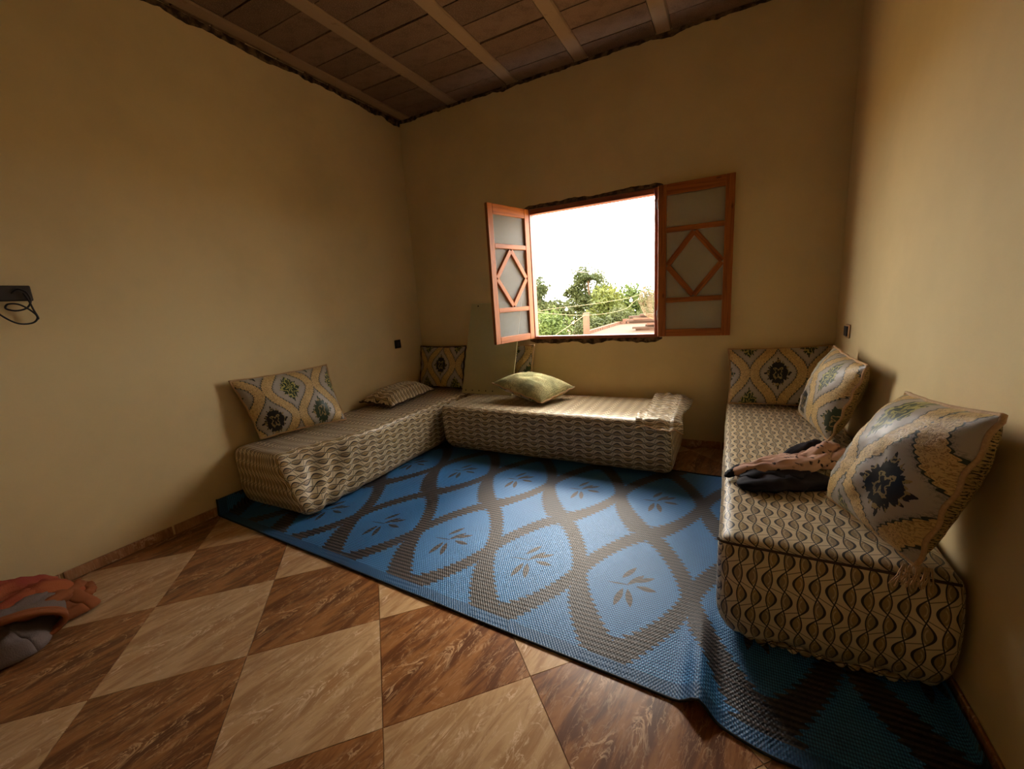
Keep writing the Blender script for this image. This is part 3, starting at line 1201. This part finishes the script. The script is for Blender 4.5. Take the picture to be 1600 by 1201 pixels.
fold('dark_fold', [(2.745, -1.46, 0.398), (2.77, -1.44, 0.41), (2.80, -1.39, 0.415), (2.84, -1.375, 0.41)], 0.018, 0.7, DARKC, 9.9)

# ------------------------------------------------------------------ blanket heap, lower left
BL_R = Mat('faded_red_orange_fleece', 0.95, 0.05)
_c = BL_R.coord()
BL_R.color(BL_R.mix(BL_R.noise(_c, 5, 3).ss(0.38, 0.62), srgb(140, 62, 50), srgb(160, 88, 54)))
BL_R.bump(BL_R.noise(_c, 220, 2), 0.4, 0.004)
BL_G = Mat('grey_taupe_fleece', 0.95, 0.05)
_c = BL_G.coord()
BL_G.color(BL_G.mix(BL_G.noise(_c, 6, 3), srgb(128, 112, 104), srgb(96, 82, 78)))
BL_G.bump(BL_G.noise(_c, 220, 2), 0.4, 0.004)
BL_B = Mat('rust_orange_blanket_hem', 0.9, 0.1)
_c = BL_B.coord()
BL_B.color(BL_B.mix(BL_B.noise(_c, 8, 3), srgb(156, 92, 56), srgb(122, 70, 42)))
bk2 = root('blanket', 'crumpled red, grey and rust orange blanket heaped on the tiles by the left wall', 'blanket', (0.3, -3.0, 0.0))


def heap(cx, cy, rx, ry, h, seed, mat, name, rot=0.0, z0=0.012):
    cr, sr = math.cos(rot), math.sin(rot)

    def f(a, b):
        th, rr = a * 2 * math.pi, b
        e = 1 + 0.16 * nz(math.cos(th) * 1.6, math.sin(th) * 1.6, seed)
        lx, ly = rx * rr * e * math.cos(th), ry * rr * e * math.sin(th)
        x, y = cx + lx * cr - ly * sr, cy + lx * sr + ly * cr
        z = h * max(0, 1 - rr ** 2.2) ** 0.7
        z += 0.07 * (1 - rr) ** 0.5 * nz(x * 8, y * 8, seed) - 0.06 * (1 - rr) ** 0.6 * abs(nz(x * 14, y * 9, seed + 3)) + 0.02 * nz(x * 30, y * 22, seed) * (1 - rr)
        return Vector((max(x, 0.016), y, max(z0, z0 + z)))
    return sheet(name, f, 56, 26, mat, bk2, 0.006)


heap(0.20, -3.02, 0.20, 0.30, 0.17, 1.0, BL_R, 'red_fold', 0.1)
heap(0.24, -2.87, 0.18, 0.13, 0.10, 2.4, BL_B, 'rust_fold', 0.5)
heap(0.34, -3.02, 0.17, 0.16, 0.13, 4.0, BL_G, 'grey_fold', 0.3)


# looped edge of the blanket: a thick sheet rolled over itself
def loop_sheet(name, prof, dirv, wid, mat, th, par):
    prof = spline(prof, 8)
    dv = Vector(dirv).normalized()
    N = len(prof) - 1
    return sheet(name, lambda a, b: Vector(prof[min(N, int(round(a * N)))]) + dv * (b * wid) + Vector((0, 0, 0.006 * nz(a * 6, b * 4, 1.0))), N, 8, mat, par, th)


P = [(0.36, -3.20, 0.105), (0.40, -3.08, 0.128), (0.44, -2.96, 0.122), (0.462, -2.885, 0.090), (0.455, -2.872, 0.050),
     (0.445, -2.91, 0.022), (0.46, -3.00, 0.016), (0.50, -3.12, 0.014)]
loop_sheet('rolled_edge', P, (-1, 0.25, 0.06), 0.16, BL_G, 0.012, bk2)
loop_sheet('hem', [Vector(p) + Vector((0.012, -0.003, 0.004)) for p in P], (-1, 0.25, 0.06), 0.035, BL_B, 0.016, bk2)


for nm, pts, rad, fl_, mt, sd in (
        ('red_fold', [(0.06, -2.80, 0.05), (0.14, -2.86, 0.12), (0.20, -2.98, 0.17), (0.24, -3.14, 0.17)], 0.045, 0.7, BL_R, 11.0),
        ('red_fold', [(0.10, -2.76, 0.04), (0.19, -2.83, 0.09), (0.28, -2.93, 0.13), (0.33, -3.05, 0.13)], 0.038, 0.7, BL_R, 12.4),
        ('rust_fold', [(0.13, -2.73, 0.03), (0.24, -2.79, 0.06), (0.34, -2.86, 0.09), (0.40, -2.97, 0.11)], 0.036, 0.7, BL_B, 13.1),
        ('rust_fold', [(0.16, -2.72, 0.025), (0.27, -2.745, 0.03), (0.33, -2.79, 0.05)], 0.024, 0.7, BL_B, 14.6),
        ('grey_fold', [(0.24, -2.86, 0.09), (0.33, -2.92, 0.125), (0.37, -3.02, 0.135), (0.36, -3.15, 0.13)], 0.036, 0.65, BL_G, 15.2)):
    fold(nm, pts, rad, fl_, mt, sd, bk2, 0.006, 0.015)

# ------------------------------------------------------------------ wall fittings
sk = root('socket', 'small black square socket on the left wall by the corner cushion', 'socket', (0.0, -0.352, 0.812))
bevel(boxes('plate', [(0.001, 0.009, -0.390, -0.314, 0.812, 0.888)], BLACK, sk), 0.003)
bevel(boxes('insert', [(0.0095, 0.012, -0.372, -0.332, 0.830, 0.870)], GREYP, sk), 0.002)
sk = root('socket', 'small dark socket on the right wall above the corner cushions', 'socket', (W, -0.33, 0.848))
bevel(boxes('plate', [(W - 0.009, W - 0.001, -0.370, -0.290, 0.848, 0.924)], PIPING, sk), 0.003)
bevel(boxes('insert', [(W - 0.016, W - 0.0095, -0.350, -0.285, 0.858, 0.914)], BLACK, sk), 0.002)

jb = root('junction_box', 'open black junction box with a coiled cable on the left wall', 'junction box', (0.0, -2.66, 1.30))
bevel(boxes('box', [(0.001, 0.018, -2.735, -2.597, 1.303, 1.368)], BLACK, jb), 0.003)
bevel(boxes('lip', [(0.0185, 0.022, -2.730, -2.600, 1.306, 1.364)], GREYP, jb), 0.002)
cab = [(0.024, -2.66, 1.335), (0.034, -2.640, 1.352), (0.038, -2.617, 1.335), (0.034, -2.612, 1.300), (0.030, -2.628, 1.272), (0.028, -2.660, 1.262),
       (0.030, -2.688, 1.272), (0.034, -2.680, 1.290), (0.036, -2.650, 1.288), (0.034, -2.620, 1.262), (0.032, -2.604, 1.232), (0.030, -2.622, 1.208),
       (0.030, -2.665, 1.208), (0.032, -2.705, 1.242), (0.034, -2.735, 1.29)]
tube('cable', spline(cab, 8), 0.0036, BLACK, jb, 8)
cab2 = [(0.026, -2.625, 1.335), (0.040, -2.618, 1.300), (0.040, -2.612, 1.265), (0.036, -2.603, 1.228), (0.034, -2.610, 1.222)]
tube('cable', spline(cab2, 8), 0.0034, BLACK, jb, 8)
mk = [(W - 0.0006, -1.29, 0.93), (W - 0.0006, -1.72, 0.86)]

# ------------------------------------------------------------------ outside
EARTH = Mat('dry_earth', 0.95, 0.05)
_c = EARTH.coord()
EARTH.color(EARTH.mix(EARTH.noise(_c, 0.6, 4), srgb(196, 168, 128), srgb(150, 128, 90)))
g = mesh_obj('ground', [(-60, 1.0, -3.2), (60, 1.0, -3.2), (60, 80, -3.2), (-60, 80, -3.2)], [(0, 1, 2, 3)], EARTH)
structure(g)

BARK = Mat('grey_brown_bark', 0.95, 0.05).color(srgb(104, 84, 62))


def leafmat(name, a, b):
    M = Mat(name, 0.6, 0.2)
    c = M.coord()
    M.color(M.mix(M.noise(c, 1.4, 3).ss(0.35, 0.65), a, b))
    t = M.nt.nodes.new('ShaderNodeBsdfTranslucent')
    t.inputs[0].default_value = tuple(0.5 * (x + y) for x, y in zip(a, b)) + (1,)
    mx = M.nt.nodes.new('ShaderNodeMixShader')
    mx.inputs[0].default_value = 0.22
    M.nt.links.new(M.b.outputs[0], mx.inputs[1])
    M.nt.links.new(t.outputs[0], mx.inputs[2])
    M.nt.links.new(mx.outputs[0], M.nt.nodes['Material Output'].inputs[0])
    return M


LEAF_A = leafmat('olive_green_leaf', srgb(46, 54, 22), srgb(62, 66, 30))
LEAF_B = leafmat('bright_green_leaf', srgb(52, 68, 24), srgb(72, 82, 34))
LEAF_C = leafmat('yellow_green_leaf', srgb(80, 82, 26), srgb(64, 72, 26))


def tree(label, base, top, blobs, mat, n, size, seed):
    rnd = random.Random(seed)
    r = root('tree', label, 'tree', base, 'trees beyond the window')
    b, t = Vector(base), Vector(top)
    mid = (b + t) / 2 + Vector((0.15, 0, 0))
    V, F = tube_data(spline([b, mid, t], 6), lambda f: 0.13 * (1 - 0.75 * f), 7)
    for bc, br_ in blobs:
        st = mid + (t - mid) * rnd.random() * 0.6
        v, f = tube_data([st, (st + Vector(bc)) / 2 + Vector((0, 0, -0.1)), Vector(bc)], 0.035, 5)
        k = len(V)
        V += v
        F += [tuple(q + k for q in x) for x in f]
    mesh_obj('trunk', V, F, BARK, r, True)
    V, F = [], []
    tot = sum(x[1][0] * x[1][1] * x[1][2] for x in blobs)
    for bc, rr in blobs:
        for q in range(int(n * rr[0] * rr[1] * rr[2] / tot)):
            d = Vector((rnd.gauss(0, 1), rnd.gauss(0, 1), rnd.gauss(0, 1))).normalized() * (rnd.random() ** 0.5) * (0.72 + 0.55 * rnd.random())
            c = Vector(bc) + Vector((d.x * rr[0], d.y * rr[1], d.z * rr[2]))
            c += Vector((nz(c.x * 2, c.y * 2, c.z * 2), 0, nz(c.x * 2 + 5, c.y * 2, c.z * 2))) * 0.25
            a = Vector((rnd.gauss(0, 1), rnd.gauss(0, 1), rnd.gauss(0, 1))).normalized()
            e = a.orthogonal().normalized()
            s = 0.92 * size * rnd.uniform(0.6, 1.3)
            k = len(V)
            V += [c - a * s, c + e * s * 0.42, c + a * s, c - e * s * 0.42]
            F.append((k, k + 1, k + 2, k + 3))
    o = mesh_obj('crown', V, F, mat, r)
    return r


G0 = -3.2
tree('tall open olive green tree rising above the others', (-2.85, 14.2, G0), (-2.65, 14.2, 2.2),
     [((-2.85, 14.2, 2.02), (0.50, 0.5, 0.50)), ((-3.25, 14.2, 1.5), (0.55, 0.5, 0.40)), ((-2.2, 14.2, 1.95), (0.36, 0.5, 0.36)), ((-2.7, 14.2, 0.95), (1.0, 0.5, 0.65)), ((-2.8, 14.2, 0.0), (1.2, 0.5, 0.8))], LEAF_A, 11000, 0.075, 1)
tree('round bushy tree just right of the tall tree', (-1.7, 12.9, G0), (-1.6, 12.9, 1.2),
     [((-1.62, 12.9, 1.20), (0.40, 0.45, 0.50)), ((-1.5, 12.9, 0.5), (0.75, 0.45, 0.55)), ((-1.6, 12.9, -0.3), (0.9, 0.45, 0.6))], LEAF_A, 9000, 0.075, 2)
tree('yellow green tree in the middle of the window view', (-1.0, 10.9, G0), (-1.0, 10.9, 1.0),
     [((-0.95, 10.9, 1.05), (0.50, 0.45, 0.48)), ((-0.9, 10.9, 0.4), (0.70, 0.45, 0.50)), ((-1.0, 10.9, -0.4), (0.8, 0.45, 0.6))], LEAF_C, 9000, 0.075, 3)
tree('dense green tree towards the right jamb', (0.0, 11.9, G0), (0.0, 11.9, 1.0),
     [((-0.45, 11.9, 1.10), (0.45, 0.45, 0.42)), ((0.15, 11.9, 0.85), (0.60, 0.45, 0.50)), ((-0.2, 11.9, 0.2), (1.0, 0.45, 0.65)), ((0.6, 11.9, 0.3), (0.7, 0.45, 0.8))], LEAF_B, 11000, 0.075, 4)
tree('low bright green bushy tree at the lower left of the view', (-2.35, 8.6, G0), (-2.35, 8.6, 0.3),
     [((-2.30, 8.6, 0.42), (0.50, 0.5, 0.42)), ((-1.90, 8.6, 0.25), (0.45, 0.5, 0.40)), ((-2.3, 8.6, -0.2), (0.9, 0.7, 0.55))], LEAF_B, 9000, 0.06, 5)
tree('thin pale tree at the far left edge of the view', (-4.35, 12.6, G0), (-4.2, 12.6, 1.6),
     [((-4.20, 12.6, 1.55), (0.45, 0.5, 0.50)), ((-4.3, 12.6, 0.8), (0.6, 0.5, 0.5)), ((-3.45, 12.6, 0.68), (0.8, 0.5, 0.5)), ((-3.9, 12.6, -0.2), (0.9, 0.5, 0.6))], LEAF_A, 8000, 0.075, 6)
tree('dark shrub filling the gap behind the brick post', (-1.2, 9.7, G0), (-1.2, 9.7, 0.1),
     [((-1.05, 9.7, 0.0), (0.8, 0.45, 0.55)), ((-0.3, 9.7, 0.25), (0.7, 0.45, 0.5)), ((0.4, 9.7, 0.2), (0.7, 0.45, 0.55))], LEAF_A, 11000, 0.06, 7)

# neighbouring roof terrace with brick parapet, post and rubble
BRICK = Mat('pale_red_brick', 0.9, 0.1)
_c = BRICK.coord()
_r = BRICK.objrand()
BRICK.color(BRICK.mix(BRICK.noise(_c, 14, 3), BRICK.mix(_r, srgb(92, 60, 44), srgb(80, 52, 40)), srgb(100, 76, 60)))
PLASTER = Mat('sun_bleached_plaster', 0.9, 0.1)
_c = PLASTER.coord()
PLASTER.color(PLASTER.mix(PLASTER.noise(_c, 4, 4), srgb(78, 62, 48), srgb(64, 50, 38)))
TIMBER = Mat('weathered_timber', 0.9, 0.1)
TIMBER.color(TIMBER.mix(TIMBER.noise(TIMBER.coord('Object', 0, (2, 30, 30)), 1.0, 3), srgb(84, 64, 50), srgb(58, 44, 36)))
tr = root('roof_terrace', 'pale flat roof terrace seen over the window sill', 'terrace', (1.4, 6.5, G0))
boxes('house_wall', [(-0.26, 3.6, 5.2, 9.4, G0, 0.22)], PLASTER, tr)
boxes('roof_slab', [(-0.30, 3.66, 5.16, 9.44, 0.221, 0.33)], PLASTER, tr)
Vb, Fb = boxdata(-0.10, 0.10, -0.045, 0.045, 0, 0.07)
bm_ = bpy.data.meshes.new('brick')
bm_.from_pydata(Vb, [], Fb)
bm_.materials.append(BRICK.m)
for row in range(2):
    for k in range(15):
        if row == 1 and k in (3, 4, 8, 12):
            continue
        o = bpy.data.objects.new('brick', bm_)
        COL.objects.link(o)
        o.parent = tr
        o.location = Vector((-0.10 + 0.215 * k + row * 0.1 + random.uniform(-.01, .01) - 1.4, 9.30 - 6.5 + random.uniform(-.02, .02), 0.331 + row * 0.072 - G0))
        o.rotation_euler = (0, 0, random.uniform(-.08, .08))
for k in range(15):
    o = bpy.data.objects.new('brick', bm_)
    COL.objects.link(o)
    o.parent = tr
    o.location = Vector((-0.22 - 1.4, 6.15 + 0.215 * k - 6.5, 0.331 - G0))
    o.rotation_euler = (0, 0, math.pi / 2 + random.uniform(-.08, .08))
ps = tag(boxes('brick_post', [(-0.235, -0.115, 5.92, 6.04, 0.331, 0.83)], BRICK), 'slim brick post standing at the corner of the roof terrace', 'post')
bevel(ps, 0.012)
rnd = random.Random(4)
for k in range(9):
    x, y = 0.95 + rnd.uniform(-0.15, 0.5), 6.9 + rnd.uniform(-0.35, 0.35)
    z = 0.332 + 0.042 * k
    a = rnd.uniform(-0.35, 0.35)
    L = rnd.uniform(0.45, 0.75)
    V, F = boxdata(-L, L, -0.06, 0.06, 0, 0.040)
    me = bpy.data.meshes.new('plank')
    me.from_pydata(V, [], F)
    me.materials.append((TIMBER if k % 3 else BRICK).m)
    o = bpy.data.objects.new('plank', me)
    COL.objects.link(o)
    o.location = (x + 0.3, 6.9 + rnd.uniform(-0.06, 0.06), z)
    o.rotation_euler = (0, 0, a * 0.6)
    nth = ('lowest', 'second lowest', 'third', 'fourth', 'middle', 'sixth', 'seventh', 'second highest', 'topmost')[k]
    tag(o, nth + ' plank of the weathered stack on the roof terrace', 'plank', 'planks stacked on the terrace')

CABLE = Mat('pale_cable', 0.6).color(srgb(120, 106, 76))
CABLE_D = Mat('dark_cable', 0.6).color(srgb(96, 88, 80))
tag(tube('cable', spline([(-2.54, 5.5, 0.88), (-1.285, 5.5, 0.92), (-0.689, 5.5, 0.975), (-0.172, 5.5, 1.0), (0.453, 5.5, 1.052), (1.102, 5.5, 1.154), (2.545, 5.5, 1.6)], 6), 0.0035, CABLE, None, 6), 'pale cable with bulbs crossing the view, upper of the two', 'cable')
tag(tube('cable', spline([(-2.54, 5.45, 1.1), (-1.221, 5.45, 0.917), (-0.546, 5.45, 0.831), (-0.037, 5.45, 0.795), (0.449, 5.45, 0.815), (0.846, 5.45, 0.901), (1.14, 5.45, 1.114), (2.545, 5.45, 1.9)], 6), 0.0035, CABLE, None, 6), 'sagging pale cable dipping behind the brick post', 'cable')
tag(tube('rope', [(-3.145, 5.80, -0.97), (-0.82, 5.86, 0.39), (-0.175, 5.905, 0.78)], 0.006, CABLE, None, 6), 'taut slanting rope running down from the post to the left', 'rope')
tag(tube('power_line', spline([(-4.945, 9.0, 2.9), (-2.3, 9.0, 2.15), (-1.2, 9.0, 1.90), (0.5, 9.0, 1.75), (2.95, 9.0, 1.95)], 6), 0.008, CABLE_D, None, 6), 'thin dark power line beside the tall tree', 'cable')
POLE = Mat('grey_weathered_pole', 0.9).color(srgb(96, 84, 70))
for (x, y, z0, z1, lb) in ((-2.6, 5.475, G0, 1.2, 'timber pole out to the left carrying the two pale cables'),
                           (2.6, 5.475, 0.331, 2.0, 'timber pole on the terrace carrying the two pale cables'),
                           (-5.0, 9.0, G0, 3.0, 'far timber pole carrying the dark power line'),
                           (3.0, 9.0, 0.331, 2.1, 'timber pole at the back of the terrace'),
                           (-3.2, 5.80, G0, -0.9, 'short stake holding the slanting rope')):
    tag(tube('timber_pole', [(x, y, z0), (x, y, (z0 + z1) / 2), (x, y, z1)], lambda f: 0.06 - 0.015 * f, POLE, None, 10), lb, 'pole')
BULB = Mat('white_glass_bulb', 0.3).color(srgb(240, 236, 224))
for (x, z, lb) in ((-0.465, 0.945, 'white bulb hanging from the cable, left one'), (0.925, 1.06, 'white bulb hanging from the cable, right one')):
    b = root('light_bulb', lb, 'bulb', (x, 5.5, z - 0.03), 'bulbs on the cable')
    V, F = tube_data([(x, 5.5, z - 0.042), (x, 5.5, z - 0.034), (x, 5.5, z - 0.015), (x, 5.5, z + 0.005), (x, 5.5, z + 0.02)], lambda f: [0.008, 0.026, 0.034, 0.028, 0.013][int(round(f * 4))], 10)
    mesh_obj('globe', V, F, BULB, b, True)
    tube('cap', [(x, 5.5, z + 0.02), (x, 5.5, z + 0.05)], 0.012, CABLE_D, b)

# torn insect netting blowing at the right jamb outside
NET = Mat('torn_pale_netting', 0.8, 0.1)
NET.color(srgb(122, 108, 90))
_t = NET.nt.nodes.new('ShaderNodeBsdfTransparent')
_mx = NET.nt.nodes.new('ShaderNodeMixShader')
NET.nt.links.new((NET.noise(NET.coord('UV'), 7, 3).ss(0.35, 0.7) * 0.40 + 0.52).s, _mx.inputs[0])
NET.nt.links.new(NET.b.outputs[0], _mx.inputs[1])
NET.nt.links.new(_t.outputs[0], _mx.inputs[2])
NET.nt.links.new(_mx.outputs[0], NET.nt.nodes['Material Output'].inputs[0])
nt_ = root('netting', 'torn translucent netting hanging outside at the right side of the window', 'netting', (2.2, 0.3, 0.95))
lx = [(1.90, 2.19), (1.86, 2.12), (1.72, 2.165), (1.57, 2.165), (1.37, 2.125), (1.255, 2.075), (1.108, 2.03), (0.985, 2.09), (0.955, 2.15)]


def netf(a, b):
    f = a * (len(lx) - 1)
    i = min(len(lx) - 2, int(f))
    t = f - i
    z = lx[i][0] + (lx[i + 1][0] - lx[i][0]) * t
    x0 = lx[i][1] + (lx[i + 1][1] - lx[i][1]) * t
    x = x0 + (2.27 - x0) * b
    return Vector((x, 0.42 - 0.338 * b + 0.03 * math.sin(b * 9 + a * 4) * (1 - b), z))


sheet('mesh_sheet', netf, 60, 14, NET, nt_, 0.001)
for q, (pa) in enumerate(([(1.26, 0.24, 1.80), (1.50, 0.26, 1.86), (1.75, 0.27, 1.90)], [(1.55, 0.27, 1.845), (1.85, 0.28, 1.85), (2.05, 0.28, 1.81)])):
    tube('strand', spline(pa, 8), 0.0014, NET, nt_, 5)
